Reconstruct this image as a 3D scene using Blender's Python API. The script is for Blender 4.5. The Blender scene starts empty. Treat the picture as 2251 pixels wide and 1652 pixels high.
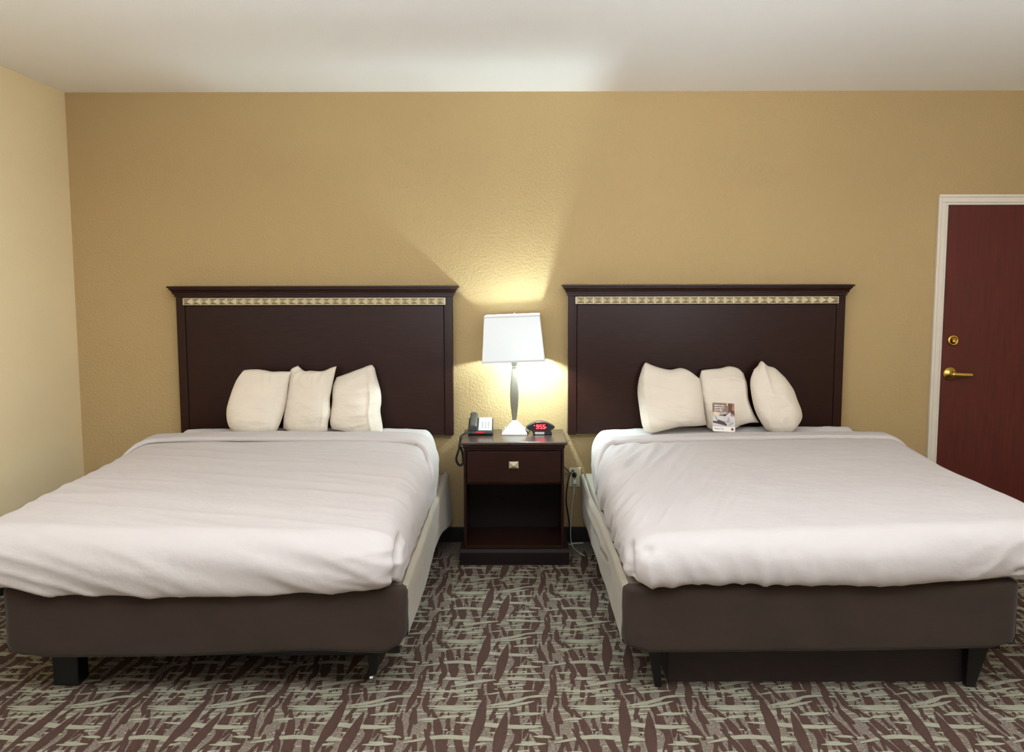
import bpy, bmesh, math, random
from mathutils import Vector, Matrix, noise
random.seed(7)
C = bpy.context.scene.collection
PI = math.pi

# ------------------------------------------------------------------ materials
def srgb(r, g, b):
    f = lambda c: (c/12.92 if c <= .04045 else ((c+.055)/1.055)**2.4)
    return (f(r/255), f(g/255), f(b/255), 1)

def mat(name, col, rough=.6, metal=0, spec=.5, noise_scale=0, noise_amt=0, bump=0, bump_scale=100, bump_dist=.002,
        emit=None, estr=0, stretch=(1, 1, 1), sheen=0, coat=0, detail=3, col2=None):
    m = bpy.data.materials.new(name); m.use_nodes = True
    nt = m.node_tree; N = nt.nodes; L = nt.links
    b = N['Principled BSDF']
    b.inputs['Base Color'].default_value = col
    b.inputs['Roughness'].default_value = rough
    b.inputs['Metallic'].default_value = metal
    b.inputs['Specular IOR Level'].default_value = spec
    if sheen:
        b.inputs['Sheen Weight'].default_value = sheen
    if coat:
        b.inputs['Coat Weight'].default_value = coat; b.inputs['Coat Roughness'].default_value = .25
    if emit:
        b.inputs['Emission Color'].default_value = emit; b.inputs['Emission Strength'].default_value = estr
    tc = N.new('ShaderNodeTexCoord'); mp = N.new('ShaderNodeMapping'); mp.inputs['Scale'].default_value = stretch
    L.new(tc.outputs['Object'], mp.inputs['Vector'])
    if noise_amt:
        n = N.new('ShaderNodeTexNoise'); n.inputs['Scale'].default_value = noise_scale; n.inputs['Detail'].default_value = 4
        L.new(mp.outputs['Vector'], n.inputs['Vector'])
        mx = N.new('ShaderNodeMix'); mx.data_type = 'RGBA'
        c2 = col2 or tuple(min(1, c*(1+noise_amt)) for c in col[:3])+(1,)
        c1 = col if col2 else tuple(c*(1-noise_amt) for c in col[:3])+(1,)
        mx.inputs[6].default_value = c1; mx.inputs[7].default_value = c2
        rmp = N.new('ShaderNodeMapRange'); rmp.inputs[1].default_value = .3; rmp.inputs[2].default_value = .7
        L.new(n.outputs['Fac'], rmp.inputs[0]); L.new(rmp.outputs[0], mx.inputs[0]); L.new(mx.outputs[2], b.inputs['Base Color'])
    if bump:
        n2 = N.new('ShaderNodeTexNoise'); n2.inputs['Scale'].default_value = bump_scale; n2.inputs['Detail'].default_value = detail
        L.new(mp.outputs['Vector'], n2.inputs['Vector'])
        bp = N.new('ShaderNodeBump'); bp.inputs['Strength'].default_value = bump; bp.inputs['Distance'].default_value = bump_dist
        L.new(n2.outputs['Fac'], bp.inputs['Height']); L.new(bp.outputs['Normal'], b.inputs['Normal'])
    return m

M = {}
M['tan'] = mat('tan_wall_paint', srgb(178, 152, 107), .8, spec=.25, noise_scale=1.5, noise_amt=.02, bump=.65, bump_scale=72, bump_dist=.006, detail=2)
M['cream'] = mat('cream_wall_paint', srgb(238, 220, 178), .8, spec=.25, noise_scale=1.5, noise_amt=.02, bump=.35, bump_scale=58, bump_dist=.004, detail=2)
M['ceil'] = mat('ceiling_paint', srgb(249, 248, 245), .9, spec=.1, bump=.4, bump_scale=120, bump_dist=.003, detail=2)
M['black_base'] = mat('black_vinyl', srgb(26, 23, 22), .5, noise_scale=20, noise_amt=.1)
M['espresso'] = mat('espresso_wood', srgb(42, 21, 15), .33, spec=.19, noise_scale=14, noise_amt=.14, stretch=(1, 1, 9), bump=.08, bump_scale=160, bump_dist=.0006)
M['espresso_h'] = mat('espresso_wood_horizontal', srgb(42, 21, 15), .34, spec=.19, noise_scale=14, noise_amt=.14, stretch=(1, 4, 9), bump=.08, bump_scale=160, bump_dist=.0006)
M['espresso_top'] = mat('espresso_gloss_top', srgb(56, 40, 37), .24, spec=.9, noise_scale=14, noise_amt=.14, stretch=(1, 9, 4))
M['espresso_shaded'] = mat('espresso_wood_shaded', srgb(24, 14, 12), .5, spec=.25, noise_scale=14, noise_amt=.14, stretch=(1, 4, 9))  # darker copy of the wood: shade in recess and on plinth put into colour
M['mahogany'] = mat('mahogany_door', srgb(86, 31, 29), .36, spec=.35, noise_scale=8, noise_amt=.16, stretch=(6, 6, .7), bump=.06, bump_scale=90, bump_dist=.0006)
M['trimwhite'] = mat('trim_paint', srgb(222, 212, 196), .5, noise_scale=12, noise_amt=.02)
M['stud'] = mat('champagne_metal', srgb(206, 192, 158), .42, metal=.55, noise_scale=60, noise_amt=.05)
M['linen'] = mat('white_linen', srgb(191, 182, 178), .85, spec=.15, noise_scale=4, noise_amt=.012, bump=.4, bump_scale=9, bump_dist=.014, detail=4, stretch=(1, 1.3, 1.2), sheen=.1)
M['pillow'] = mat('white_pillowcase', srgb(224, 212, 195), .85, spec=.15, noise_scale=6, noise_amt=.015, bump=.6, bump_scale=9, bump_dist=.018, detail=3.5, stretch=(1, 1, 2.2), sheen=.1)
M['sheet'] = mat('white_sheet', srgb(210, 204, 200), .8, spec=.2, noise_scale=5, noise_amt=.01, bump=.1, bump_scale=320, bump_dist=.001)
M['skirt'] = mat('brown_skirt_fabric', srgb(50, 36, 28), .8, spec=.25, noise_scale=7, noise_amt=.10, bump=.4, bump_scale=420, bump_dist=.0012, sheen=.15)
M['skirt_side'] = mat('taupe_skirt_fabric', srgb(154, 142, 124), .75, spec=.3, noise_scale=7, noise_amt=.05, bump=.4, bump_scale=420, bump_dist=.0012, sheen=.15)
M['leg'] = mat('black_leg_plastic', srgb(9, 9, 9), .45, noise_scale=30, noise_amt=.1)
M['underpanel'] = mat('dark_box_panel', srgb(40, 29, 29), .7, noise_scale=12, noise_amt=.15, stretch=(1, 1, 8))
M['chrome'] = mat('caster_metal', srgb(190, 190, 190), .25, metal=1, noise_scale=40, noise_amt=.05)
M['brass'] = mat('polished_brass', srgb(214, 178, 96), .24, metal=1, noise_scale=40, noise_amt=.06)
M['brushed'] = mat('brushed_nickel', srgb(146, 143, 126), .42, metal=.5, noise_scale=80, noise_amt=.04)
M['lampwhite'] = mat('pale_nickel', srgb(226, 222, 210), .4, metal=.1, noise_scale=80, noise_amt=.03)
M['black_pl'] = mat('black_plastic', srgb(30, 30, 31), .4, noise_scale=60, noise_amt=.08, bump=.1, bump_scale=600, bump_dist=.0004)
M['grey_pl'] = mat('grey_black_plastic', srgb(60, 60, 60), .35, noise_scale=60, noise_amt=.06)
M['face'] = mat('white_faceplate', srgb(236, 238, 234), .4, noise_scale=50, noise_amt=.01)
M['key'] = mat('grey_keys', srgb(150, 154, 148), .5, noise_scale=50, noise_amt=.03)
M['red'] = mat('red_label', srgb(196, 40, 38), .5, noise_scale=90, noise_amt=.12)
M['led'] = mat('red_led', srgb(255, 60, 70), .5, emit=(1, .06, .08, 1), estr=5)
M['leddot'] = mat('pale_led', srgb(255, 210, 200), .5, emit=(1, .65, .6, 1), estr=4)
M['display'] = mat('smoked_display', srgb(30, 8, 10), .25, emit=(.35, .01, .02, 1), estr=.25)
M['silver'] = mat('silver_bar', srgb(205, 205, 200), .4, noise_scale=60, noise_amt=.03)
M['ivory'] = mat('ivory_plastic', srgb(220, 208, 170), .45, noise_scale=40, noise_amt=.02)
M['slot'] = mat('dark_slot', srgb(40, 36, 30), .6, noise_scale=40, noise_amt=.05)
M['cable_w'] = mat('white_cable', srgb(222, 218, 206), .5, noise_scale=60, noise_amt=.02)
M['paper'] = mat('white_card', srgb(238, 232, 224), .6, noise_scale=60, noise_amt=.01)
def flat(n, r, g, b): M[n] = mat(n, srgb(r, g, b), .6, noise_scale=160, noise_amt=.05)
flat('print_brown', 136, 110, 94); flat('print_dark', 92, 62, 52); flat('print_robe', 206, 196, 196); flat('print_shade', 168, 164, 160)
flat('print_laptop', 74, 56, 58); flat('print_skin', 172, 124, 100); flat('print_hair', 84, 58, 48); flat('print_glow', 222, 196, 160)
flat('print_bed', 208, 202, 198); flat('ink', 40, 34, 34); flat('ink_grey', 150, 146, 142); flat('logo', 86, 34, 44); flat('print_white', 250, 244, 236)
flat('print_orange', 176, 112, 74)
# carpet
M['carpet_base'] = mat('carpet_fleck', srgb(80, 62, 56), .95, spec=.1, noise_scale=150, noise_amt=1, col2=srgb(142, 132, 116), bump=.6, bump_scale=420, bump_dist=.004, stretch=(.7, 1.3, 1))
M['carpet_dark'] = mat('carpet_brown', srgb(76, 56, 48), .95, spec=.1, noise_scale=260, noise_amt=.14, bump=.6, bump_scale=420, bump_dist=.004)
M['carpet_sage'] = mat('carpet_sage', srgb(146, 142, 122), .95, spec=.1, noise_scale=260, noise_amt=.10, bump=.6, bump_scale=420, bump_dist=.004)
# lampshade: thin white cloth, lit from inside
def shade_mat():
    m = bpy.data.materials.new('white_shade_cloth'); m.use_nodes = True
    nt = m.node_tree; N = nt.nodes; L = nt.links
    N.remove(N['Principled BSDF'])
    d = N.new('ShaderNodeBsdfDiffuse'); t = N.new('ShaderNodeBsdfTranslucent'); mx = N.new('ShaderNodeMixShader')
    n = N.new('ShaderNodeTexNoise'); n.inputs['Scale'].default_value = 220
    r = N.new('ShaderNodeMix'); r.data_type = 'RGBA'; r.inputs[6].default_value = (.80, .83, .84, 1); r.inputs[7].default_value = (.86, .88, .88, 1)
    L.new(n.outputs['Fac'], r.inputs[0]); L.new(r.outputs[2], d.inputs['Color']); L.new(r.outputs[2], t.inputs['Color'])
    mx.inputs[0].default_value = SHADE_T
    L.new(d.outputs[0], mx.inputs[1]); L.new(t.outputs[0], mx.inputs[2]); L.new(mx.outputs[0], N['Material Output'].inputs['Surface'])
    return m
SHADE_T = .007
M['shade'] = shade_mat()
M['shade_trim'] = mat('shade_trim', srgb(214, 212, 214), .8, noise_scale=200, noise_amt=.03)
M['bulb'] = mat('bulb_glow', (1, 1, 1, 1), .5, emit=(.74, .94, 1, 1), estr=620)
M['glow'] = mat('fixture_glow', (1, 1, 1, 1), .5, emit=(1, .9, .78, 1), estr=6)

# ------------------------------------------------------------------ mesh helpers
class MB:
    def __init__(s): s.v = []; s.f = []; s.mi = []; s.sm = []
    def add(s, vs, fs, mi=0, smooth=False):
        o = len(s.v); s.v += [tuple(p) for p in vs]
        for f in fs: s.f.append([i+o for i in f]); s.mi.append(mi); s.sm.append(smooth)
        return s
    def box(s, x0, x1, y0, y1, z0, z1, mi=0):
        return s.add([(x0, y0, z0), (x1, y0, z0), (x1, y1, z0), (x0, y1, z0), (x0, y0, z1), (x1, y0, z1), (x1, y1, z1), (x0, y1, z1)],
                     [(0, 3, 2, 1), (4, 5, 6, 7), (0, 1, 5, 4), (1, 2, 6, 5), (2, 3, 7, 6), (3, 0, 4, 7)], mi)
    def frustum(s, c, w0, d0, z0, w1, d1, z1, mi=0, rot=0):
        cs, sn = math.cos(rot), math.sin(rot); vs = []
        for w, d, z in ((w0, d0, z0), (w1, d1, z1)):
            for sx, sy in ((-1, -1), (1, -1), (1, 1), (-1, 1)):
                x, y = sx*w, sy*d; vs.append((c[0]+x*cs-y*sn, c[1]+x*sn+y*cs, z))
        return s.add(vs, [(0, 3, 2, 1), (4, 5, 6, 7), (0, 1, 5, 4), (1, 2, 6, 5), (2, 3, 7, 6), (3, 0, 4, 7)], mi)
    def prism_y(s, poly, y0, y1, mi=0):       # polygon in x,z (seen from the front, counter-clockwise)
        n = len(poly)
        vs = [(x, y0, z) for x, z in poly]+[(x, y1, z) for x, z in poly]
        fs = [tuple(range(n)), tuple(range(2*n-1, n-1, -1))]+[(i, i+n, (i+1) % n+n, (i+1) % n) for i in range(n)]
        return s.add(vs, fs, mi)
    def prism_x(s, poly, x0, x1, mi=0):       # polygon in y,z
        n = len(poly)
        vs = [(x0, y, z) for y, z in poly]+[(x1, y, z) for y, z in poly]
        fs = [tuple(range(n)), tuple(range(2*n-1, n-1, -1))]+[(i, i+n, (i+1) % n+n, (i+1) % n) for i in range(n)]
        return s.add(vs, fs, mi)
    def lathe(s, c, prof, axis='z', n=32, mi=0, smooth=True):   # prof: (radius, height along axis)
        vs = []; fs = []
        for r, h in prof:
            for k in range(n):
                a = 2*PI*k/n; u, w = r*math.cos(a), r*math.sin(a)
                vs.append((c[0]+u, c[1]+w, c[2]+h) if axis == 'z' else (c[0]+u, c[1]-h, c[2]+w) if axis == 'y' else (c[0]+h, c[1]+u, c[2]+w))
        for i in range(len(prof)-1):
            for k in range(n):
                fs.append((i*n+k, i*n+(k+1) % n, (i+1)*n+(k+1) % n, (i+1)*n+k))
        fs.append(tuple(range(n-1, -1, -1))); o = (len(prof)-1)*n; fs.append(tuple(range(o, o+n)))
        return s.add(vs, fs, mi, smooth)
    def tube(s, pts, r, n=8, mi=0):
        pts = [Vector(p) for p in pts]; vs = []; fs = []; ref = Vector((.3, .2, .93)).normalized()
        for i, p in enumerate(pts):
            t = (pts[min(i+1, len(pts)-1)]-pts[max(i-1, 0)]).normalized()
            a = t.cross(ref); a = a.normalized() if a.length > 1e-4 else Vector((1, 0, 0)); b = t.cross(a)
            rr = r(i/(len(pts)-1)) if callable(r) else r
            for k in range(n):
                g = 2*PI*k/n; vs.append(p+a*rr*math.cos(g)+b*rr*math.sin(g))
        for i in range(len(pts)-1):
            for k in range(n):
                fs.append((i*n+k, (i+1)*n+k, (i+1)*n+(k+1) % n, i*n+(k+1) % n))
        fs.append(tuple(range(n))); o = (len(pts)-1)*n; fs.append(tuple(range(o+n-1, o-1, -1)))
        return s.add(vs, fs, mi, True)
    def grid(s, rows, mi=0, smooth=True):
        n = len(rows[0]); vs = [p for r in rows for p in r]
        fs = [(i*n+j, i*n+j+1, (i+1)*n+j+1, (i+1)*n+j) for i in range(len(rows)-1) for j in range(n-1)]
        return s.add(vs, fs, mi, smooth)

def spline(pts, n):                          # Catmull-Rom through points, n samples evenly spaced by length
    P = [Vector(p) for p in pts]
    if len(P) == 2: D = [P[0].lerp(P[1], i/60) for i in range(61)]
    else:
        Q = [2*P[0]-P[1]]+P+[2*P[-1]-P[-2]]; D = []
        for i in range(1, len(Q)-2):
            for k in range(24):
                t = k/24; a, b, c, d = Q[i-1], Q[i], Q[i+1], Q[i+2]
                D.append(.5*((2*b)+(c-a)*t+(2*a-5*b+4*c-d)*t*t+(3*b-a-3*c+d)*t**3))
        D.append(P[-1])
    L = [0]
    for a, b in zip(D, D[1:]): L.append(L[-1]+(b-a).length)
    out = []; j = 0
    for i in range(n):
        t = L[-1]*i/(n-1)
        while j < len(L)-2 and L[j+1] < t: j += 1
        w = (t-L[j])/max(1e-9, L[j+1]-L[j]); out.append(D[j].lerp(D[j+1], min(1, max(0, w))))
    return out

LOC = {}
def thing(name, label, cat, loc, group=None):
    o = bpy.data.objects.new(name, None); C.objects.link(o); o.empty_display_size = .05
    o.location = loc; o['label'] = label; o['category'] = cat
    if group: o['group'] = group
    LOC[o] = Vector(loc); return o
def tag(o, label, cat, group=None):
    o['label'] = label; o['category'] = cat
    if group: o['group'] = group
    return o
def obj(name, mb, mats, parent=None, bevel=0, loc=None, label=None, seg=2, weld=False, flip=False):
    """one mesh object; geometry is given in world metres"""
    base = LOC.get(parent, Vector((0, 0, 0))) if parent else Vector(loc or (0, 0, 0))
    me = bpy.data.meshes.new(name)
    me.from_pydata([tuple(Vector(p)-base) for p in mb.v], [], mb.f)
    for k in (mats if isinstance(mats, (list, tuple)) else [mats]): me.materials.append(M[k] if isinstance(k, str) else k)
    for p, mi, sm in zip(me.polygons, mb.mi, mb.sm): p.material_index = mi; p.use_smooth = sm
    if weld:
        b = bmesh.new(); b.from_mesh(me); bmesh.ops.remove_doubles(b, verts=b.verts, dist=1e-5)
        bmesh.ops.recalc_face_normals(b, faces=b.faces); b.to_mesh(me); b.free()
    o = bpy.data.objects.new(name, me); C.objects.link(o)
    if parent: o.parent = parent; LOC[o] = base
    else: o.location = base; LOC[o] = base
    if bevel:
        bv = o.modifiers.new('bevel', 'BEVEL'); bv.width = bevel; bv.segments = seg; bv.limit_method = 'ANGLE'; bv.angle_limit = .6
        for p in me.polygons: p.use_smooth = True
        wn = o.modifiers.new('wn', 'WEIGHTED_NORMAL'); wn.keep_sharp = False
    if label: o['label'] = label
    return o
def struct(name, mb, mats, bevel=0, **k):
    o = obj(name, mb, mats, bevel=bevel, **k); o['kind'] = 'structure'; return o
def dup_tree(root, d, label, group=None):
    r = root.copy(); C.objects.link(r); r.location = root.location+Vector(d); r['label'] = label
    for ch in list(root.children):
        c = ch.copy(); C.objects.link(c); c.parent = r
        for g in ch.children:
            e = g.copy(); C.objects.link(e); e.parent = c
    return r
def smooth(a, b, x):
    t = min(1, max(0, (x-a)/(b-a))); return t*t*(3-2*t)
def nz(x, y, z=0): return noise.noise(Vector((x, y, z)))
def ridge(x, y, z=0): return (1-abs(nz(x, y, z)))**3-.45
def text_mesh(txt, size, fn, bold=0):
    """built-in font outline -> list of verts/faces mapped through fn(x,y)->world"""
    cu = bpy.data.curves.new('lettering', 'FONT'); cu.body = txt; cu.size = size; cu.resolution_u = 2; cu.offset = bold
    o = bpy.data.objects.new('lettering', cu); C.objects.link(o)
    dg = bpy.context.evaluated_depsgraph_get(); me = bpy.data.meshes.new_from_object(o.evaluated_get(dg))
    vs = [fn(v.co.x, v.co.y) for v in me.vertices]; fs = [tuple(p.vertices) for p in me.polygons]
    bpy.data.objects.remove(o); bpy.data.curves.remove(cu); bpy.data.meshes.remove(me)
    return vs, fs

# ------------------------------------------------------------------ room
XL, XR, YB, YF, H = -2.587, 3.75, 0.0, -7.6, 2.65
struct('wall_back', MB().box(XL-.1, XR+.1, 0, .12, -.05, H+.1), 'tan')
struct('wall_left', MB().box(XL-.12, XL, YF, 0, -.05, H+.1), 'cream')
struct('wall_right', MB().box(XR, XR+.12, YF, 0, -.05, H+.1), 'cream')
struct('wall_front', MB().box(XL-.1, XR+.1, YF-.12, YF, -.05, H+.1), 'tan')
struct('ceiling', MB().box(XL-.1, XR+.1, YF-.1, .1, H, H+.12), 'ceil')
struct('baseboard_back', MB().box(XL, 2.462, -.012, 0, 0, .092), 'black_base', bevel=.003)
struct('baseboard_left', MB().box(XL, XL+.012, YF, -.012, 0, .092), 'black_base', bevel=.003)
struct('baseboard_right', MB().box(XR-.012, XR, YF, 0, 0, .092), 'black_base', bevel=.003)

# carpet: fleck ground with woven brush strokes, one repeat is 0.52 x 0.62 m
DARK = [(0.041,[(-0.114,-1.440),(-0.127,-1.641),(-0.154,-1.871)]),(0.040,[(-0.031,-1.571),(-0.049,-1.734),(-0.069,-1.942)]),(0.031,[(-0.306,-1.542),(-0.275,-1.667),(-0.248,-1.859),(-0.246,-1.930)]),(0.028,[(-0.203,-1.571),(-0.199,-1.746),(-0.173,-1.907),(-0.165,-2.021)]),(0.027,[(-0.017,-1.514),(0.008,-1.668),(0.010,-1.747),(-0.006,-1.895)]),(0.028,[(0.062,-1.379),(0.067,-1.600),(0.066,-1.668)]),(0.026,[(0.038,-1.708),(0.075,-1.747),(0.108,-1.895)]),(0.024,[(0.095,-1.600),(0.119,-1.721),(0.134,-1.760)]),(0.016,[(-0.063,-1.514),(-0.089,-1.627)]),(0.013,[(-0.244,-1.627),(-0.229,-1.707)]),(0.018,[(-0.101,-1.810),(-0.124,-1.907)]),(0.024,[(-0.317,-1.694),(-0.283,-1.847),(-0.300,-1.953)]),(0.018,[(-0.349,-1.733),(-0.329,-1.918)]),(0.024,[(-0.417,-1.626),(-0.390,-1.772)]),(0.023,[(-0.380,-1.895),(-0.370,-1.965),(-0.376,-2.054)]),(0.024,[(-0.332,-1.999),(-0.332,-2.129),(-0.314,-2.210)]),(0.020,[(-0.256,-1.930),(-0.260,-2.021),(-0.268,-2.108)]),(0.033,[(-0.224,-2.043),(-0.242,-2.139)]),(0.026,[(-0.136,-1.988),(-0.112,-2.118)]),(0.028,[(-0.094,-1.871),(-0.096,-1.988),(-0.078,-2.129)]),(0.017,[(-0.061,-1.988),(-0.039,-2.097)]),(0.029,[(-0.015,-2.033),(-0.010,-2.139),(0.013,-2.278)]),(0.029,[(0.053,-1.798),(0.062,-1.895),(0.049,-2.022),(0.024,-2.087)]),(0.022,[(0.092,-1.919),(0.072,-2.139)]),(0.027,[(0.140,-1.884),(0.151,-1.988),(0.138,-2.055),(0.123,-2.190)]),(0.013,[(0.012,-1.942),(-0.005,-1.977)]),(0.015,[(-0.167,-2.076),(-0.190,-2.118)]),(0.018,[(0.148,-2.150),(0.166,-2.278)])]
SAGE = [(0.029,[(-0.325,-1.521),(-0.239,-1.528),(-0.131,-1.521)]),(0.030,[(-0.108,-1.521),(-0.017,-1.492),(0.064,-1.440)]),(0.038,[(-0.210,-1.647),(-0.110,-1.661),(-0.006,-1.681),(0.109,-1.675)]),(0.038,[(-0.383,-1.791),(-0.269,-1.753),(-0.150,-1.759),(-0.027,-1.779)]),(0.033,[(-0.288,-1.913),(-0.212,-1.907)]),(0.032,[(-0.248,-1.982),(-0.164,-1.942),(-0.077,-1.919)]),(0.030,[(-0.054,-1.919),(0.036,-1.913),(0.138,-1.925)]),(0.022,[(-0.365,-2.016),(-0.240,-2.021),(-0.181,-1.999),(-0.131,-1.993)]),(0.022,[(-0.237,-2.065),(-0.139,-2.049)]),(0.022,[(-0.119,-2.049),(-0.025,-2.027),(0.080,-2.016)]),(0.021,[(-0.195,-2.108),(-0.103,-2.103)]),(0.024,[(0.019,-2.081),(0.098,-2.060),(0.177,-2.071)]),(0.028,[(-0.317,-2.160),(-0.220,-2.170),(-0.130,-2.160)]),(0.026,[(-0.101,-2.155),(-0.010,-2.139),(0.073,-2.103)]),(0.025,[(-0.000,-1.804),(0.106,-1.798)]),(0.019,[(-0.052,-1.871),(0.114,-1.859)]),(0.019,[(-0.170,-1.810),(-0.096,-1.797)]),(0.028,[(-0.279,-1.613),(-0.201,-1.599)]),(0.028,[(-0.006,-1.592),(0.101,-1.579)]),(0.026,[(-0.087,-1.721),(-0.016,-1.734)]),(0.022,[(-0.198,-1.871),(-0.105,-1.859)]),(0.021,[(-0.026,-1.977),(0.040,-1.965)]),(0.022,[(-0.355,-1.859),(-0.277,-1.853)]),(0.023,[(0.064,-1.747),(0.134,-1.753)]),(0.025,[(-0.344,-1.626),(-0.278,-1.620)]),(0.025,[(-0.179,-1.599),(-0.135,-1.592)]),(0.020,[(-0.319,-2.086),(-0.255,-2.081)])]
fl = MB().box(XL-.1, XR+.1, YF-.1, .1, -.08, 0)
def stroke(pts, w, leaf, z, mi, n=14):
    P = spline([(x, y, 0) for x, y in pts], n); L = []; R = []
    sd = random.random()*99
    for i, p in enumerate(P):
        t = i/(n-1); d = (P[min(i+1, n-1)]-P[max(i-1, 0)]).normalized(); q = Vector((-d.y, d.x, 0))
        env = (math.sin(PI*min(.97, max(.03, t)))**.75) if leaf == 1 else min(1, .25+t*2.2, .25+(1-t)*3.0) if leaf == 2 else min(1, .55+min(t, 1-t)*4)
        a = w/2*env*(1+.22*nz(t*6, sd)); b = w/2*env*(1+.22*nz(t*6, sd, 7))
        L.append(p+q*a); R.append(p-q*b)
    return [L, R], z, mi
cell = []; zc = [0.0]
def lay(pts, w, leaf, mi, n=14):
    zc[0] += .000012; cell.append(stroke(pts, w, leaf, .0001+zc[0], mi, n))
for i in range(60):                          # short dashes filling the weave
    x = random.uniform(-.36, .16); y = random.uniform(-2.16, -1.54); l = random.uniform(.02, .06)
    lay([(x-l, y-.003), (x+l, y+random.uniform(-.005, .008))], random.uniform(.009, .016), 0, 2, 5)
for i in range(9):                           # brown under-weave
    for j in range(5):
        x = -.36+.0578*i+random.uniform(-.012, .012); y = -1.54-.124*j+random.uniform(-.03, .03); l = random.uniform(.06, .10); t = random.uniform(-.018, .006)
        lay([(x-t, y+l), (x+random.uniform(-.008, .008), y), (x+t, y-l)], random.uniform(.011, .019), 2, 1, 9)
for i in range(34):
    x = random.uniform(-.36, .16); y = random.uniform(-2.16, -1.54); l = random.uniform(.02, .05)
    lay([(x-l, y-.003), (x+l, y+random.uniform(-.005, .008))], random.uniform(.008, .014), 0, 2, 5)
for w, p in DARK[2:]: lay(p, w*1.0, 0 if len(p) == 2 else 2, 1)
for w, p in SAGE: lay(p, w*.78, 2, 2)
for w, p in DARK[:2]: lay(p, w*1.05, 1, 1)
for k in (7, 11, 20, 24): lay(DARK[k][1], DARK[k][0]*.95, 1, 1)
for ix in range(-5, 8):
    for iy in range(-5, 3):
        dx, dy = ix*.52, iy*.62
        for (L, R), z, mi in cell:
            cx = L[0].x+dx; cy = L[0].y+dy
            if not (XL-.3 < cx < XR+.3 and -4.6 < cy < .5): continue
            Lp = [(max(XL-.02, min(XR+.02, p.x+dx)), min(.02, p.y+dy), z) for p in L]; Rp = [(max(XL-.02, min(XR+.02, p.x+dx)), min(.02, p.y+dy), z) for p in R]
            fl.grid([Lp, Rp], mi, False)
struct('floor', fl, ['carpet_base', 'carpet_dark', 'carpet_sage'])

# door and casing on the back wall
tr = MB()
for a, b, y in ((0, .016, -.024), (.016, .046, -.018), (.046, .060, -.012)):
    x0, x1 = 2.463, 3.535
    tr.box(x0+a, x0+b, y, 0, 0, 2.062-b); tr.box(x1-b, x1-a, y, 0, 0, 2.062-b); tr.box(x0+a, x1-a, y, 0, 2.062-b, 2.062-a)
struct('trim_1', tr, 'trimwhite', bevel=.003)
door = struct('door_1', MB().box(2.526, 3.472, -.008, .0, .006, 1.998), 'mahogany', bevel=.002)
dg = obj('door_gap', MB().box(2.520, 2.527, -.006, 0, .0, 2.005).box(2.52, 3.478, -.006, 0, 1.997, 2.005), 'slot', door)
db = obj('deadbolt', MB().lathe((2.586, -.008, 1.215), [(.033, 0), (.033, .006), (.028, .012), (.021, .014), (.0205, .010), (.0, .0105)], 'y', 32), 'brass', door)
obj('thumb_turn', MB().lathe((2.586, -.018, 1.211), [(.012, 0), (.012, .012), (.008, .018), (.0, .019)], 'y', 20), 'brass', db)
dh = obj('door_handle', MB().lathe((2.578, -.008, 1.018), [(.042, 0), (.042, .004), (.036, .012), (.018, .020), (.013, .024), (.012, .05), (.0, .052)], 'y', 32), 'brass', door)
lv = MB(); rows = []
for i in range(11):
    t = i/10; x = 2.566+t*.124; y = -.060-.006*math.sin(t*PI); hh = .0135-.003*t; zc = 1.017-.002*t
    rows.append([(x, y-.007, zc-hh), (x, y-.009, zc), (x, y-.007, zc+hh), (x, y+.005, zc+hh), (x, y+.005, zc-hh), (x, y-.007, zc-hh)])
lv.grid(rows); lv.add(rows[0][:5], [(4, 3, 2, 1, 0)]); lv.add(rows[-1][:5], [(0, 1, 2, 3, 4)])
obj('lever', lv, 'brass', dh, weld=True)

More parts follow.
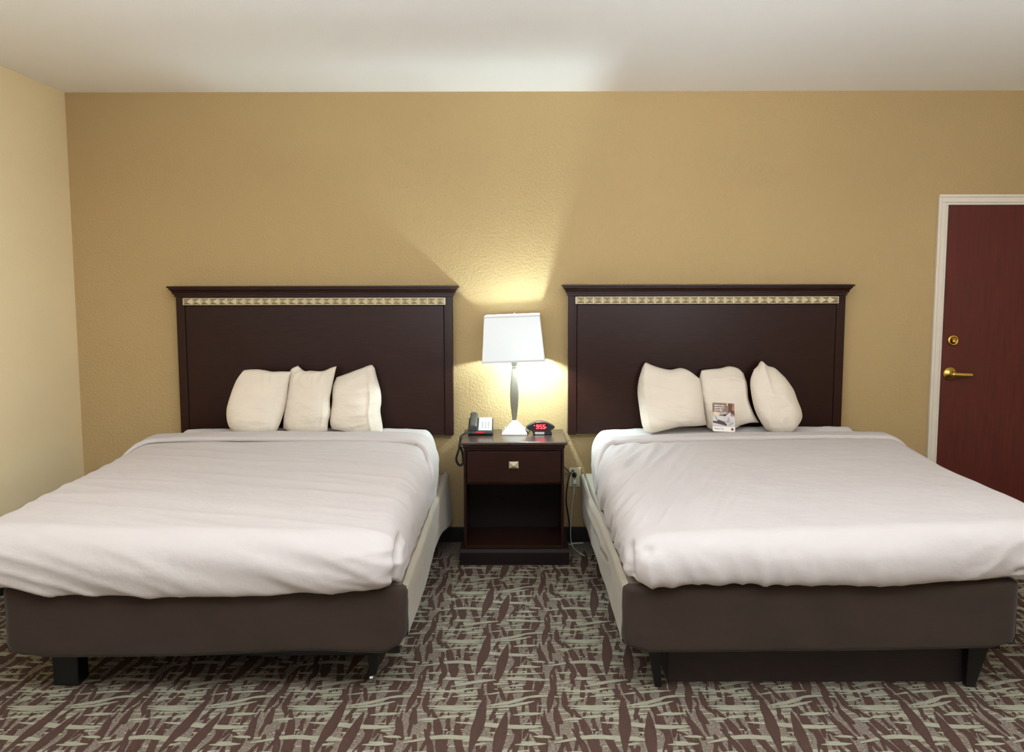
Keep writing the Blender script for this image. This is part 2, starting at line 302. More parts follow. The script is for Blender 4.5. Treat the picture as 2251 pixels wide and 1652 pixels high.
# ------------------------------------------------------------------ headboards
def headboard():
    cx = -1.166; t = thing('headboard', 'dark espresso wooden headboard with studded strip, nearer the cream left wall', 'headboard', (cx, -.03, .66), 'matching headboards on the tan wall')
    w = .806
    obj('panel', MB().box(cx-w+.052, cx+w-.052, -.056, -.012, .664, 1.425), 'espresso', t, bevel=.002)
    for s in (-1, 1):
        a, b = sorted((cx+s*w, cx+s*(w-.05)))
        obj('stile', MB().box(a, b, -.060, -.004, .660, 1.478), 'espresso', t, bevel=.003)
    obj('top_rail', MB().box(cx-w+.051, cx+w-.051, -.0595, -.012, 1.427, 1.478), 'espresso_h', t, bevel=.001)
    # crown: stepped and coved profile, mitred ends
    prof = [(0, 1.478), (.006, 1.478), (.006, 1.492), (.014, 1.494), (.014, 1.500), (.017, 1.508), (.023, 1.516), (.030, 1.523), (.030, 1.529), (.038, 1.531), (.038, 1.540), (.0, 1.541)]
    cr = MB(); rows = []
    for o, z in prof:
        rows.append([(cx-w-o, -.002, z), (cx-w-o, -.060-o, z), (cx+w+o, -.060-o, z), (cx+w+o, -.002, z)])
    cr.grid(rows, smooth=False); cr.add([r[0] for r in rows]+[r[3] for r in rows], [])
    n = len(rows); cr.add([rows[-1][0], rows[-1][1], rows[-1][2], rows[-1][3]], [(0, 1, 2, 3)]); cr.add(rows[0], [(3, 2, 1, 0)])
    obj('crown_moulding', cr, 'espresso_h', t, weld=True)
    x0, x1 = cx-.762, cx+.762
    st = obj('stud_strip', MB().box(x0-.003, x1+.003, -.062, -.050, 1.431, 1.471), 'stud', t)
    N = 30; p = (x1-x0)/N
    me0 = None
    for i in range(N):
        x = x0+p*(i+.5)
        if me0 is None:
            m = MB(); a = p/2-.0008; h = .0175
            m.add([(x-a, -.062, 1.451-h), (x+a, -.062, 1.451-h), (x+a, -.062, 1.451+h), (x-a, -.062, 1.451+h), (x, -.083, 1.451)], [(0, 1, 4), (1, 2, 4), (2, 3, 4), (3, 0, 4)])
            me0 = obj('stud', m, 'stud', st)
        else:
            c = me0.copy(); C.objects.link(c); c.parent = st; c.location = (p*i, 0, 0)
    return t
hb = headboard()
dup_tree(hb, (2.288, 0, .004), 'dark espresso wooden headboard with studded strip, nearer the mahogany door')

# ------------------------------------------------------------------ beds
def pad(mb, x0, x1, y0, y1, r, rh, ztop, zb, tuck, zbh, m=.42, step=.014, ns=26, na=20, tside=None):
    """soft rounded slab: flat top grid, sides swept round a rectangle (foot, right, head, left)"""
    ix0, ix1, iy0, iy1 = x0+r, x1-r, y0+r, y1-rh
    nx = int((ix1-ix0)/step); ny = int((iy1-iy0)/step)
    xs = [ix0+(ix1-ix0)*i/nx for i in range(nx+1)]; ys = [iy0+(iy1-iy0)*i/ny for i in range(ny+1)]
    mb.grid([[(x, y, ztop(x, y)) for x in xs] for y in ys])
    def pt(px, py, ang, rr, tk, hw, s):
        zt = ztop(px, py)
        if s < .62: a = s/.62*PI/2; o = rr*math.sin(a); zf = 1-(1-m)*(1-math.cos(a))
        else: t = (s-.62)/.38; o = rr-tk*(1-math.cos(t*PI/2)); zf = m*(1-math.sin(t*PI/2))
        dx, dy = math.cos(ang), math.sin(ang)
        b = zb(px+dx*r, py+dy*r); b = b+(zbh(px, py)-b)*hw
        return (px+dx*o, py+dy*o, b+zf*(zt-b))
    S = [k/ns for k in range(ns+1)]; tr, tl = tside or (tuck*.25, tuck*.25)
    mb.grid([[pt(x, iy0, -PI/2, r, tuck, 0, s) for x in xs] for s in S][::-1])
    mb.grid([[pt(ix1, y, 0, r, tr, 0, s) for y in ys] for s in S][::-1])
    mb.grid([[pt(ix0, y, PI, r, tl, 0, s) for y in ys[::-1]] for s in S][::-1])
    mb.grid([[pt(x, iy1, PI/2, rh, tuck*.3, 1, s) for x in xs[::-1]] for s in S][::-1])
    tk = lambda i, u: (tuck+(tr-tuck)*smooth(0, 1, u), tr, tl, tl+(tuck-tl)*smooth(0, 1, u))[i]
    for i0, (cx, cy, a0, ra, rb, h0, h1) in enumerate(((ix1, iy0, -PI/2, r, r, 0, 0), (ix1, iy1, 0, r, rh, 0, 1), (ix0, iy1, PI/2, rh, r, 1, 0), (ix0, iy0, PI, r, r, 0, 0))):
        rows = []
        for s in S:
            rows.append([pt(cx, cy, a0+PI/2*k/na, ra+(rb-ra)*smooth(0, 1, k/na), tk(i0, k/na), h0+(h1-h0)*smooth(0, 1, k/na), s) for k in range(na+1)])
        mb.grid(rows[::-1])
    return pt, xs, ix0, ix1
def displace(o, fn):
    me = o.data; b = bmesh.new(); b.from_mesh(me); b.normal_update(); off = LOC[o]
    ns = [(v, v.normal.copy()) for v in b.verts]
    for v, n in ns:
        p = v.co+off; r = fn(p, n)
        if isinstance(r, tuple): v.co += n*r[0]+r[1]
        else: v.co += n*r
    b.to_mesh(me); b.free()
    for p in me.polygons: p.use_smooth = True

def side_panel(x, sgn, y0, y1, ztop, hem, seed, bulge):
    m = MB(); rows = []; ny, nk = 120, 26
    for i in range(ny+1):
        y = y0+(y1-y0)*i/ny; row = []; f = (y-y0)/(y1-y0)
        zt = ztop(y); zb = hem(y)
        for k in range(nk+1):
            t = k/nk; z = zt+(zb-zt)*smooth(0, 1, .12*t+.88*t) if False else zt+(zb-zt)*t
            rnd = .022*(1-math.sqrt(max(0, 1-(1-min(1, (zt-z)/.024))**2)))
            rndb = .02*(1-math.sqrt(max(0, 1-(1-min(1, (z-zb)/.02))**2)))
            o = bulge(f, t)+.004*nz(y*3, z*9, seed)+.003*ridge(y*2.2+z*3, z*10-y*1.5, seed+5)*smooth(0, .2, f)
            row.append((x+sgn*(o-rnd-rndb), y, z))
        rows.append(row if sgn > 0 else row[::-1])
    m.grid(rows); return m
def front_panel(x0, x1, y, ztop, hem, seed, cr=.035):
    m = MB(); rows = []; nk = 24; path = []
    for k in range(9):
        a = PI+PI/2*k/8; path.append((x0+cr+cr*math.cos(a), y+cr+cr*math.sin(a), -math.cos(a), -math.sin(a)))
    n = 150
    for i in range(1, n): path.append((x0+cr+(x1-x0-2*cr)*i/n, y, 0, 1))
    for k in range(9):
        a = -PI/2+PI/2*k/8; path.append((x1-cr+cr*math.cos(a), y+cr+cr*math.sin(a), -math.cos(a), -math.sin(a)))
    for k in range(nk+1):
        t = k/nk; row = []
        for px, py, ix, iy in path:
            zt = ztop(px); zb = hem(px); z = zt+(zb-zt)*t
            rnd = .022*(1-math.sqrt(max(0, 1-(1-min(1, (zt-z)/.028))**2)))+.02*(1-math.sqrt(max(0, 1-(1-min(1, (z-zb)/.022))**2)))
            o = .004*nz(px*2.5, z*7, seed)+.002*ridge(px*3+z*4, z*14, seed)
            row.append((px+ix*(rnd-o), py+iy*(rnd-o), z))
        rows.append(row)
    m.grid(rows[::-1]); return m

def lerp_tab(tab):
    def f(x):
        if x <= tab[0][0]: return tab[0][1]
        for (a, b), (c, d) in zip(tab, tab[1:]):
            if x <= c: return b+(d-b)*smooth(a, c, x)
        return tab[-1][1]
    return f

# ---- left bed base
LB = thing('bed_base', 'box spring in brown fabric skirt under the left bed, hem lifted above a black frame', 'bed base', (-1.16, -1.07, 0), 'skirted bed bases')
hemL = lerp_tab([(-1.92, .190), (-1.86, .165), (-1.74, .155), (-1.3, .160), (-.72, .182), (-.60, .176), (-.50, .172), (-.44, .20), (-.40, .235)])
obj('skirt_front', front_panel(-1.92, -.402, -2.08, lambda x: .436, hemL, 3), 'skirt', LB, weld=True)
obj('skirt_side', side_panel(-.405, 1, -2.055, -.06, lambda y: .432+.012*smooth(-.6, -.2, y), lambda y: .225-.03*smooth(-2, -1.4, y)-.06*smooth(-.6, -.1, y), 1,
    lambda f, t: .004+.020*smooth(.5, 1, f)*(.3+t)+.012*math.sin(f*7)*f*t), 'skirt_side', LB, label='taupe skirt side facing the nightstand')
obj('skirt_side', side_panel(-1.917, -1, -2.055, -.06, lambda y: .432, lambda y: .18, 9, lambda f, t: .004), 'skirt', LB)
obj('box_top', MB().box(-1.90, -.42, -2.055, -.06, .20, .424), 'skirt_side', LB)
fr = MB().box(-1.80, -.53, -1.93, -1.89, .105, .155).box(-1.80, -.53, -.3, -.26, .105, .155).box(-1.80, -1.76, -1.9, -.2, .12, .16).box(-.57, -.53, -1.9, -.2, .12, .16).box(-1.19, -1.15, -1.9, -.2, .12, .16)
obj('bed_frame', fr, 'leg', LB, bevel=.003)
obj('box_support', MB().box(-1.88, -.44, -2.02, -.08, .155, .20), 'leg', LB)
obj('leg', MB().box(-1.80, -1.70, -1.97, -1.88, 0, .16), 'leg', LB, bevel=.006)
obj('leg', MB().frustum((-.555, -1.92), .013, .03, .035, .028, .04, .2), 'leg', LB, bevel=.004)
for x, y in ((-1.75, -.25), (-.55, -.25), (-1.17, -1.0)):
    obj('leg', MB().frustum((x, y), .02, .02, 0, .03, .03, .16), 'leg', LB, bevel=.004)
cs = MB().lathe((-.562, -1.935, .018), [(.0, -.008), (.017, -.008), (.018, -.005), (.018, .005), (.017, .008), (.0, .008)], 'x', 24)
obj('caster', cs, 'chrome', LB, label='metal caster wheel')

# ---- right bed base
RB = thing('bed_base', 'box spring in brown fabric skirt under the right bed, on black tapered legs', 'bed base', (1.145, -1.07, 0), 'skirted bed bases')
hemR = lerp_tab([(.405, .215), (.425, .196), (.51, .174), (1.1, .178), (1.6, .186), (1.78, .190), (1.86, .205), (1.885, .22)])
obj('skirt_front', front_panel(.405, 1.885, -2.08, lambda x: .440+.018*(x-.4)/1.48, hemR, 13), 'skirt', RB, weld=True)
def gapR(f, t):      # loose fold with an opening near the foot end
    y = -2.055+1.995*f; z = .44-.24*t
    d = abs((z-.325)-(y+1.25)*-.16); leaf = max(0, 1-((y+1.38)/.22)**2)
    o = .006+.016*smooth(.45, .8, f)*(1-t)
    if leaf > 0: o -= .030*max(0, 1-d/(.022*leaf+1e-6))
    o += .010*math.exp(-((z-.375)/.02)**2)*smooth(.15, .3, f)*(1-smooth(.75, .9, f))
    return o
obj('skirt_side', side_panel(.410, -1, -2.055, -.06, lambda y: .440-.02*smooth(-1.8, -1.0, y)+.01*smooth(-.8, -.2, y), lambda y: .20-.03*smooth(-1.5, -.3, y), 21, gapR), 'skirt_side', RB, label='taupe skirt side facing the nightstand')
obj('skirt_side', side_panel(1.882, 1, -2.055, -.06, lambda y: .455, lambda y: .20, 29, lambda f, t: .004), 'skirt', RB)
obj('box_top', MB().box(.424, 1.865, -2.055, -.06, .21, .43), 'skirt_side', RB)
obj('under_panel', MB().box(.60, 1.76, -1.935, -1.90, 0, .17).box(.60, .63, -1.91, -.2, 0, .17).box(1.73, 1.76, -1.91, -.2, 0, .17).box(.62, 1.74, -1.93, -1.925, .0, .02), 'underpanel', RB, bevel=.003, label='dark boxed plinth below the skirt')
obj('box_support', MB().box(.45, 1.85, -2.02, -.08, .17, .21), 'leg', RB)
for i, (xa, xb, xc, xd) in enumerate(((.514, .562, .544, .569), (1.746, 1.822, 1.746, 1.783))):
    zt = .175
    m = MB()
    m.add([(xc, -1.985, 0), (xd, -1.985, 0), (xd, -1.955, 0), (xc, -1.955, 0), (xa-.004*(1-i), -1.995, zt), (xb+.006*i, -1.995, zt), (xb, -1.94, zt), (xa, -1.94, zt)],
          [(0, 3, 2, 1), (4, 5, 6, 7), (0, 1, 5, 4), (1, 2, 6, 5), (2, 3, 7, 6), (3, 0, 4, 7)])
    obj('leg', m, 'leg', RB, bevel=.004)
for x, y in ((.55, -.2), (1.77, -.2)):
    obj('leg', MB().frustum((x, y), .018, .018, 0, .03, .03, .17), 'leg', RB, bevel=.004)

# ---- mattresses with fitted sheets
def mtop(xc, hw, tilt, up=0):
    return lambda x, y: .622+.074*smooth(-2.0, -.25, y)*.95+up*smooth(-.27, -.12, y)-.012*abs((x-xc)/hw)**3+tilt*(x-xc)/hw
GM = 'mattresses in white sheets'
m = MB(); pad(m, -1.965, -.452, -2.04, -.075, .075, .07, mtop(-1.21, .75, 0, .030), lambda x, y: .432, .02, lambda x, y: .432, m=.45, step=.02, ns=16, na=10)
ML = obj('mattress', m, 'sheet', loc=(-1.21, -1.05, .43), weld=True); tag(ML, 'mattress in white fitted sheet on the left bed, bare near the nightstand lamp', 'mattress', GM)
displace(ML, lambda p, n: .004*nz(p.x*4, p.y*4, 2)+.003*ridge(p.x*3+p.y*5, p.y*9-p.x*6, p.z*8))
m = MB(); pad(m, .448, 2.00, -2.03, -.075, .075, .07, mtop(1.22, .75, .010, .034), lambda x, y: .438, .02, lambda x, y: .438, m=.45, step=.02, ns=16, na=10)
MR = obj('mattress', m, 'sheet', loc=(1.22, -1.05, .43), weld=True); tag(MR, 'mattress in white fitted sheet on the right bed, under the pillows with the card', 'mattress', GM)
displace(MR, lambda p, n: .004*nz(p.x*4, p.y*4, 5)+.004*ridge(p.x*3-p.y*5, p.y*9+p.x*9, p.z*8))

# ---- duvets with turned-down cuff
def dtop(xc, hw, tilt, cu=.012, ft=0):
    return lambda x, y: .668+.048*smooth(-1.7, -.5, y)+cu*smooth(-.75, -.5, y)-.020*smooth(-1.55, -2.05, y)-.016*abs((x-xc)/hw)**3+tilt*(x-xc)/hw+abs(ft)*smooth(-.9, -1.9, y)*max(0, (x-xc)/hw*(1 if ft > 0 else -1))
GD = 'white duvets on the beds'
zbL = lerp_tab([(-2.03, .455), (-1.89, .438), (-1.73, .404), (-1.3, .403), (-1.06, .407), (-.72, .412), (-.5, .430), (-.42, .45)])
def zL(x, y): return zbL(x)*(1-smooth(-2.0, -1.8, y))+.432*smooth(-2.0, -1.8, y)
zbR = lerp_tab([(.41, .468), (.5, .452), (.62, .446), (1.3, .452), (1.75, .462), (1.9, .478), (2.1, .49)])
def zR(x, y): return zbR(x)*(1-smooth(-2.0, -1.8, y))+.442*smooth(-2.0, -1.8, y)

def duvet(x0, x1, y0, ztop, zb, loc, label, wr, side, cuff_edge, seed):
    t = thing('duvet', label, 'duvet', loc, GD)
    m = MB(); y1 = -.42
    pt, xs, ix0, ix1 = pad(m, x0, x1, y0, y1, .115, .03, ztop, zb, .035, lambda x, y: ztop(x, y)-.035, m=.40, step=.0125, ns=34, na=30, tside=(.009, .11) if side > 0 else (.21, .009))
    o = obj('cover', m, 'linen', t, weld=True); displace(o, wr)
    so = o.modifiers.new('thickness', 'SOLIDIFY'); so.thickness = .012; so.offset = -1
    # cuff: strip laid over the duvet near the head, edge sweeping forward down the sides
    cr = []; S1 = [.72*k/22 for k in range(22, 0, -1)]
    across = [('L', s) for s in S1]+[('T', x) for x in xs]+[('R', s) for s in S1[::-1]]
    nv = 34; rows = []; hs = []
    for j in range(nv+1):
        v = j/nv; row = []
        for k, (c, a) in enumerate(across):
            e = -1+2*k/(len(across)-1)
            yb = -.408-.10*smooth(.80, 1, abs(e)); ye = cuff_edge(e)
            y = yb+(ye-yb)*v+(.035 if j == nv else 0)
            if c == 'T': p = (a, y, ztop(a, y))
            elif c == 'L': p = pt(ix0, y, PI, .115, .11 if side > 0 else .009, 0, a)
            else: p = pt(ix1, y, 0, .115, .009 if side > 0 else .21, 0, a)
            row.append(p)
        rows.append(row)
    m2 = MB(); m2.grid(rows[::-1]); cu = obj('folded_cuff', m2, 'linen', t)
    n = len(across)
    me = cu.data; b = bmesh.new(); b.from_mesh(me); b.normal_update(); b.verts.ensure_lookup_table()
    nr = [v.normal.copy() for v in b.verts]
    for i, v in enumerate(b.verts):
        j = nv-i//n; vv = j/nv; k = i % n; e = abs(-1+2*k/(n-1))
        p = v.co+LOC[cu]
        h = .021*min(1, math.sqrt(max(0, 1-(max(0, vv-.86)/.14)**2)))*min(1, .35+vv*4) 
        if j == nv: h = 0
        if j == nv-1: h = .011
        h *= 1-.75*smooth(.86, 1, e)
        h += .0025*nz(p.x*5, p.y*14, seed)+.002*ridge(p.x*2, p.y*16, seed+3)
        h += wr(p, nr[i])*.6
        v.co += nr[i]*h
    b.to_mesh(me); b.free()
    return t

def creaseL(z): return lerp_tab([(.40, -.448), (.46, -.444), (.60, -.436), (.632, -.440), (.655, -.50), (.68, -.60)])(z)
def wrL(p, n):
    d = .007*nz(p.x*2.2, p.y*2.2, p.z*3+1)+.003*nz(p.x*6, p.y*6, p.z*6)
    # stretch lines across the top beside the lamp
    k = smooth(-1.15, -.5, p.y)*smooth(-1.6, -.8, p.x); d += .009*k*ridge(p.x*2.0-p.y*1.2, p.y*15+p.x*2.5, 3)
    d += .006*ridge(p.x*1.6+p.y*2, p.y*7+p.x*1.5, 8)*smooth(.3, .9, n.z)
    # foot face: broad diagonal drapes falling to the right, pinched at the corner
    ff = smooth(.75, .15, n.z)*smooth(-1.75, -1.95, p.y) if n.z < .75 else 0
    u = p.x; w = p.z+.30*p.x
    d += ff*.015*nz(u*1.1, w*9, 4)+ff*.009*ridge(u*1.4, w*14, 9)
    dx = creaseL(p.z)-p.x
    if p.y < -1.85:
        if dx > 0:
            near = math.exp(-(dx/.16)**2)*smooth(-1.85, -2.0, p.y)
            d += near*(.014*ridge(dx*3.0+p.z*2, p.z*17+dx*4, 2))
        if -.03 < dx < .05 and p.z < .70:
            g = smooth(-1.88, -1.97, p.y)
            d += g*(-.022*math.exp(-((dx-.006)/.0065)**2)+.006*math.exp(-((dx+.010)/.010)**2))
    # gathers along the tucked hem
    if p.y < -1.9: d += .004*smooth(.52, .42, p.z)*ridge(p.x*10+p.z*16, p.z*4, 1)
    # right side folds
    if n.x > .3 and p.x > -.9: d += .007*n.x*smooth(-2.05, -1.85, p.y)*ridge(p.y*6+p.z*5, p.z*5-p.y*2, 6)
    return d
DL = duvet(-2.065, -.422, -2.135, dtop(-1.22, .80, 0, .012, -.035), zL, (-1.22, -1.3, .45), 'white duvet on the left bed, creased at its near right corner', wrL, 1,
      lambda e: -.60-.03*e-.24*smooth(.66, .98, abs(e)), 4)

def wrR(p, n):
    d = .007*nz(p.x*2.2, p.y*2.2, p.z*3+21)+.003*nz(p.x*6, p.y*6, p.z*6+9)
    # drape arcs on the lamp side shoulder
    k = smooth(1.1, .62, p.x); a = p.x-.37*p.y-.55*p.z
    d += k*(.016*ridge(a*13, p.y*1.2, 31)+.006*ridge(a*31, p.y*2, 33))*smooth(-2.0, -1.75, p.y)*smooth(-.45, -.62, p.y)
    ff = smooth(.8, .2, n.z)*smooth(-1.75, -1.95, p.y)
    u = p.x+.35*p.z
    d += ff*(.014*ridge(u*5.5, p.z*2.2, 14)+.009*ridge(u*12, p.z*2.6, 16))*(.25+.75*smooth(1.4, .7, p.x))+ff*.014*nz(u*3.0, p.z*3, 15)
    if p.y < -1.9: d += .004*smooth(.54, .45, p.z)*ridge(p.x*12+p.z*8, p.z*4, 18)
    # crumpled corner next to the nightstand aisle
    if p.y < -1.85 and p.x < .62:
        g = smooth(-1.93, -2.02, p.y); c = lerp_tab([(.44, .447), (.55, .436), (.60, .440), (.66, .47)])(p.z); dx = p.x-c
        d += g*(-.022*math.exp(-(dx/.009)**2)*smooth(.64, .60, p.z)*smooth(.45, .48, p.z)+.014*math.exp(-((dx+.022)/.016)**2)*smooth(.66, .6, p.z))
        q = (Vector((p.x, p.y, p.z))-Vector((.455, -2.10, .618))).length; d += .026*math.exp(-(q/.032)**2)
        q = (Vector((p.x, p.y, p.z))-Vector((.483, -2.11, .585))).length; d -= .026*math.exp(-(q/.026)**2)
        d += .007*math.exp(-(dx/.12)**2)*ridge(p.x*9, p.z*14, 41)*g
    # pinch at the far corner
    if p.x > 1.55 and p.y < -1.8:
        q = math.hypot(p.x-1.86-.5*(p.z-.50), p.z-.50)
        d -= .014*math.exp(-(q/.020)**2)*smooth(-1.9, -2.0, p.y); d += .014*math.exp(-(q/.16)**2)*ridge(p.x*8-p.z*4, p.z*9, 51)
    return d
DR = duvet(.428, 2.115, -2.13, dtop(1.26, .82, .014, .002, .03), zR, (1.26, -1.3, .45), 'white duvet on the right bed, crumpled at its near left corner', wrR, -1,
      lambda e: -.555-.22*smooth(.72, .98, -e)-.05*smooth(.7, 1, e), 14)

# ------------------------------------------------------------------ pillows
PIL = {
'P1':dict(T=[(-1.556,1.047),(-1.547,1.062),(-1.484,1.067),(-1.430,1.062),(-1.389,1.054),(-1.338,1.055),(-1.277,1.054)],R=[(-1.353,0.707),(-1.323,0.783),(-1.302,0.876),(-1.291,0.992),(-1.277,1.054)],B=[(-1.565,0.706),(-1.510,0.697),(-1.441,0.697),(-1.353,0.707)],L=[(-1.565,0.706),(-1.617,0.753),(-1.634,0.834),(-1.616,0.923),(-1.589,0.997),(-1.556,1.047)]),
'P2':dict(T=[(-1.252,1.083),(-1.212,1.054),(-1.177,1.055),(-1.104,1.054),(-1.053,1.074),(-1.023,1.082)],R=[(-1.063,0.720),(-1.061,0.769),(-1.051,0.820),(-1.055,0.899),(-1.041,0.991),(-1.023,1.082)],B=[(-1.324,0.734),(-1.256,0.706),(-1.163,0.701),(-1.063,0.720)],L=[(-1.324,0.734),(-1.321,0.829),(-1.309,0.945),(-1.297,1.052),(-1.252,1.083)]),
'P3':dict(T=[(-1.031,1.014),(-0.971,1.035),(-0.888,1.065),(-0.835,1.083),(-0.813,1.065)],R=[(-0.761,0.696),(-0.760,0.735),(-0.775,0.819),(-0.771,0.870),(-0.776,0.931),(-0.800,1.014),(-0.813,1.065)],B=[(-1.047,0.724),(-0.932,0.705),(-0.817,0.694),(-0.761,0.696)],L=[(-1.047,0.724),(-1.060,0.773),(-1.051,0.875),(-1.051,0.959),(-1.031,1.014)]),
'P4':dict(T=[(0.741,1.067),(0.761,1.096),(0.794,1.083),(0.840,1.068),(0.899,1.057),(0.959,1.067),(1.009,1.050),(1.065,1.007)],R=[(1.093,0.752),(1.083,0.826),(1.076,0.919),(1.065,1.007)],B=[(0.744,0.712),(0.785,0.704),(0.854,0.719),(0.932,0.738),(1.038,0.745),(1.093,0.752)],L=[(0.744,0.712),(0.729,0.757),(0.717,0.850),(0.710,0.929),(0.719,0.998),(0.741,1.067)]),
'P5':dict(T=[(1.083,1.050),(1.124,1.056),(1.192,1.062),(1.247,1.073),(1.298,1.061),(1.328,1.034)],R=[(1.406,0.756),(1.373,0.816),(1.348,0.891),(1.346,0.965),(1.328,1.034)],B=[(1.101,0.738),(1.131,0.721),(1.246,0.721),(1.292,0.740),(1.351,0.755),(1.406,0.756)],L=[(1.101,0.738),(1.088,0.798),(1.076,0.872),(1.065,0.942),(1.068,0.997),(1.083,1.050)]),
'P6':dict(T=[(1.371,1.061),(1.398,1.084),(1.420,1.108),(1.457,1.080),(1.499,1.066),(1.555,1.015)],R=[(1.591,0.728),(1.636,0.783),(1.640,0.830),(1.619,0.890),(1.598,0.950),(1.555,1.015)],B=[(1.425,0.730),(1.477,0.707),(1.546,0.703),(1.591,0.728)],L=[(1.425,0.730),(1.397,0.770),(1.367,0.835),(1.350,0.918),(1.347,0.997),(1.371,1.061)]),
}
def pillow(key, yc, yaw, T, label, wrk, lift=0):
    d = PIL[key]; n = 56
    c = {k: [Vector((x, 0, z+lift)) for x, z in d[k]] for k in d}
    B, Tp, Lf, Rt = (spline(c[k], n+1) for k in 'BTLR')
    xm = sum(p.x for p in B+Tp)/(2*n+2)
    m = MB(); fr = []; bk = []
    for j in range(n+1):
        v = j/n; rf = []; rb = []
        for i in range(n+1):
            u = i/n
            p = (1-v)*B[i]+v*Tp[i]+(1-u)*Lf[j]+u*Rt[j]-((1-u)*(1-v)*B[0]+u*(1-v)*B[-1]+(1-u)*v*Tp[0]+u*v*Tp[-1])
            a, b = 2*u-1, 2*v-1
            env = ((1-abs(a)**2.6)*(1-abs(b+.12*(1-b*b))**2.6)); env = max(0, env)**.5
            sag = 1.12-.22*b                      # fuller at the bottom
            th = T*env*sag
            lean = .10*(p.z-.72)/.35
            yy = yc+lean+yaw*(p.x-xm)
            w = wrk(u, v, p.x, p.z)*min(1, env*1.5)
            rf.append((p.x, yy-th-w, p.z)); rb.append((p.x, yy+th*.8, p.z))
        fr.append(rf); bk.append(rb[::-1])
    m.grid(fr); m.grid(bk)
    o = obj('pillow', m, 'pillow', loc=(xm, yc, .70), weld=True)
    for pl in o.data.polygons: pl.use_smooth = True
    return tag(o, label, 'pillow', 'white pillows standing against the headboards')
pillow('P1', -.285, .0, .066, 'white pillow nearest the left wall, standing on the left bed', lambda u, v, x, z: 0.0076*nz(x*9, z*9, 1)+0.0133*ridge(u*3-v*2, (u+v)*5, 2)*smooth(.6, 1, v)+0.0038*ridge(x*5, z*14, 3)+.003*math.exp(-((u-.86)/.02)**2))
pillow('P2', -.250, -.10, .060, 'white middle pillow on the left bed with two pointed upper corners', lambda u, v, x, z: 0.0076*nz(x*9, z*9, 11)+0.0133*ridge((u-.45)*7, v*2.5, 12)*smooth(.65, 1, v)+0.0057*ridge(x*9, z*10, 13)+.003*math.exp(-((u-.88)/.02)**2))
pillow('P3', -.205, .10, .072, 'white pillow on the left bed nearest the nightstand', lambda u, v, x, z: 0.0076*nz(x*9, z*9, 21)+0.0095*ridge(x*5, z*17-x*5, 22)*smooth(.25, .6, u)*smooth(1, .8, u)+.010*math.exp(-((u-.80)/.025)**2))
pillow('P4', -.245, -.12, .082, 'white pillow on the right bed nearest the nightstand', lambda u, v, x, z: 0.0076*nz(x*9, z*9, 31)+0.0085*ridge(x*4, z*20+x*4, 32)*smooth(.05, .25, u)*smooth(.85, .6, u)+.008*math.exp(-((u-.10)/.03)**2))
pillow('P5', -.215, .02, .074, 'white middle pillow on the right bed with a printed card leaning on it', lambda u, v, x, z: 0.0076*nz(x*9, z*9, 41)+0.0085*ridge(x*4, z*16+x*3, 42)*smooth(.4, .7, v)+.010*math.exp(-((v-.86+.05*u)/.04)**2)*smooth(.05, .3, u)+.009*math.exp(-((u-.9+.25*(1-v)*0)/.04)**2)*smooth(0, .3, v))
pillow('P6', -.265, .16, .084, 'white plump pillow with one pointed top corner on the right bed, nearest the door', lambda u, v, x, z: 0.0095*nz(x*9, z*9, 51)+0.0095*ridge((x+z)*7, (x-z)*7, 52)+.010*math.exp(-((u-.33-.15*(1-v))/.05)**2)*smooth(.4, 1, v))

# ------------------------------------------------------------------ printed card
cd = thing('bedside_card', 'small printed card with brown photo leaning on the middle pillow of the right bed', 'card', (1.157, -.40, .738))
O = Vector((1.157, -.405, .738)); UX = Vector((.998, 0, -.045)).normalized(); UZ = Vector((.02, .30, .955)).normalized(); UN = UX.cross(UZ).normalized()*-1
if UN.y > 0: UN = -UN
CW, CH = .0625, .162
def cp(x, z, k=0): return O+UX*x+UZ*z+UN*(.0006*k)
def rrect(x0, x1, z0, z1, r, n=6):
    P = []
    for cx, cz, a0 in ((x1-r, z0+r, -PI/2), (x1-r, z1-r, 0), (x0+r, z1-r, PI/2), (x0+r, z0+r, PI)):
        for k in range(n+1):
            a = a0+PI/2*k/n; P.append((cx+r*math.cos(a), cz+r*math.sin(a)))
    return P
P = rrect(-CW, CW, 0, CH, .009); n = len(P)
m = MB(); m.add([cp(x, z, 0) for x, z in P]+[cp(x, z, 1) for x, z in P], [tuple(range(n-1, -1, -1)), tuple(range(n, 2*n))]+[(i, (i+1) % n, (i+1) % n+n, i+n) for i in range(n)])
obj('card_sheet', m, 'paper', cd)
def poly(m, pts, k, mi): m.add([cp(-CW+x*2*CW, z*CH, k) for x, z in pts], [tuple(range(len(pts)))], mi)
pm = MB(); mats_p = ['print_brown', 'print_dark', 'print_robe', 'print_shade', 'print_laptop', 'print_skin', 'print_hair', 'print_glow', 'print_bed', 'print_orange', 'ink']
R_ = [(x, z) for x, z in rrect(-CW+.001, CW-.001, .0, CH-.001, .009)]
top = [((x+CW)/(2*CW), max(.185, z/CH)) for x, z in R_]
poly(pm, top, 2, 0)
poly(pm, [(.72, .45), (.985, .45), (.985, .93), (.72, .975)], 3, 1); poly(pm, [(.86, .72), (.985, .70), (.985, .92), (.90, .93)], 4, 9)
poly(pm, [(.65, .90), (.70, .90), (.70, .985), (.65, .985)], 4, 7)
poly(pm, [(.015, .185), (.985, .185), (.985, .50), (.6, .53), (.35, .56), (.015, .52)], 4, 8)
poly(pm, [(.02, .52), (.30, .55), (.32, .63), (.10, .68), (.02, .66)], 5, 7)
poly(pm, [(.30, .55), (.60, .53), (.62, .60), (.40, .60)], 5, 10)
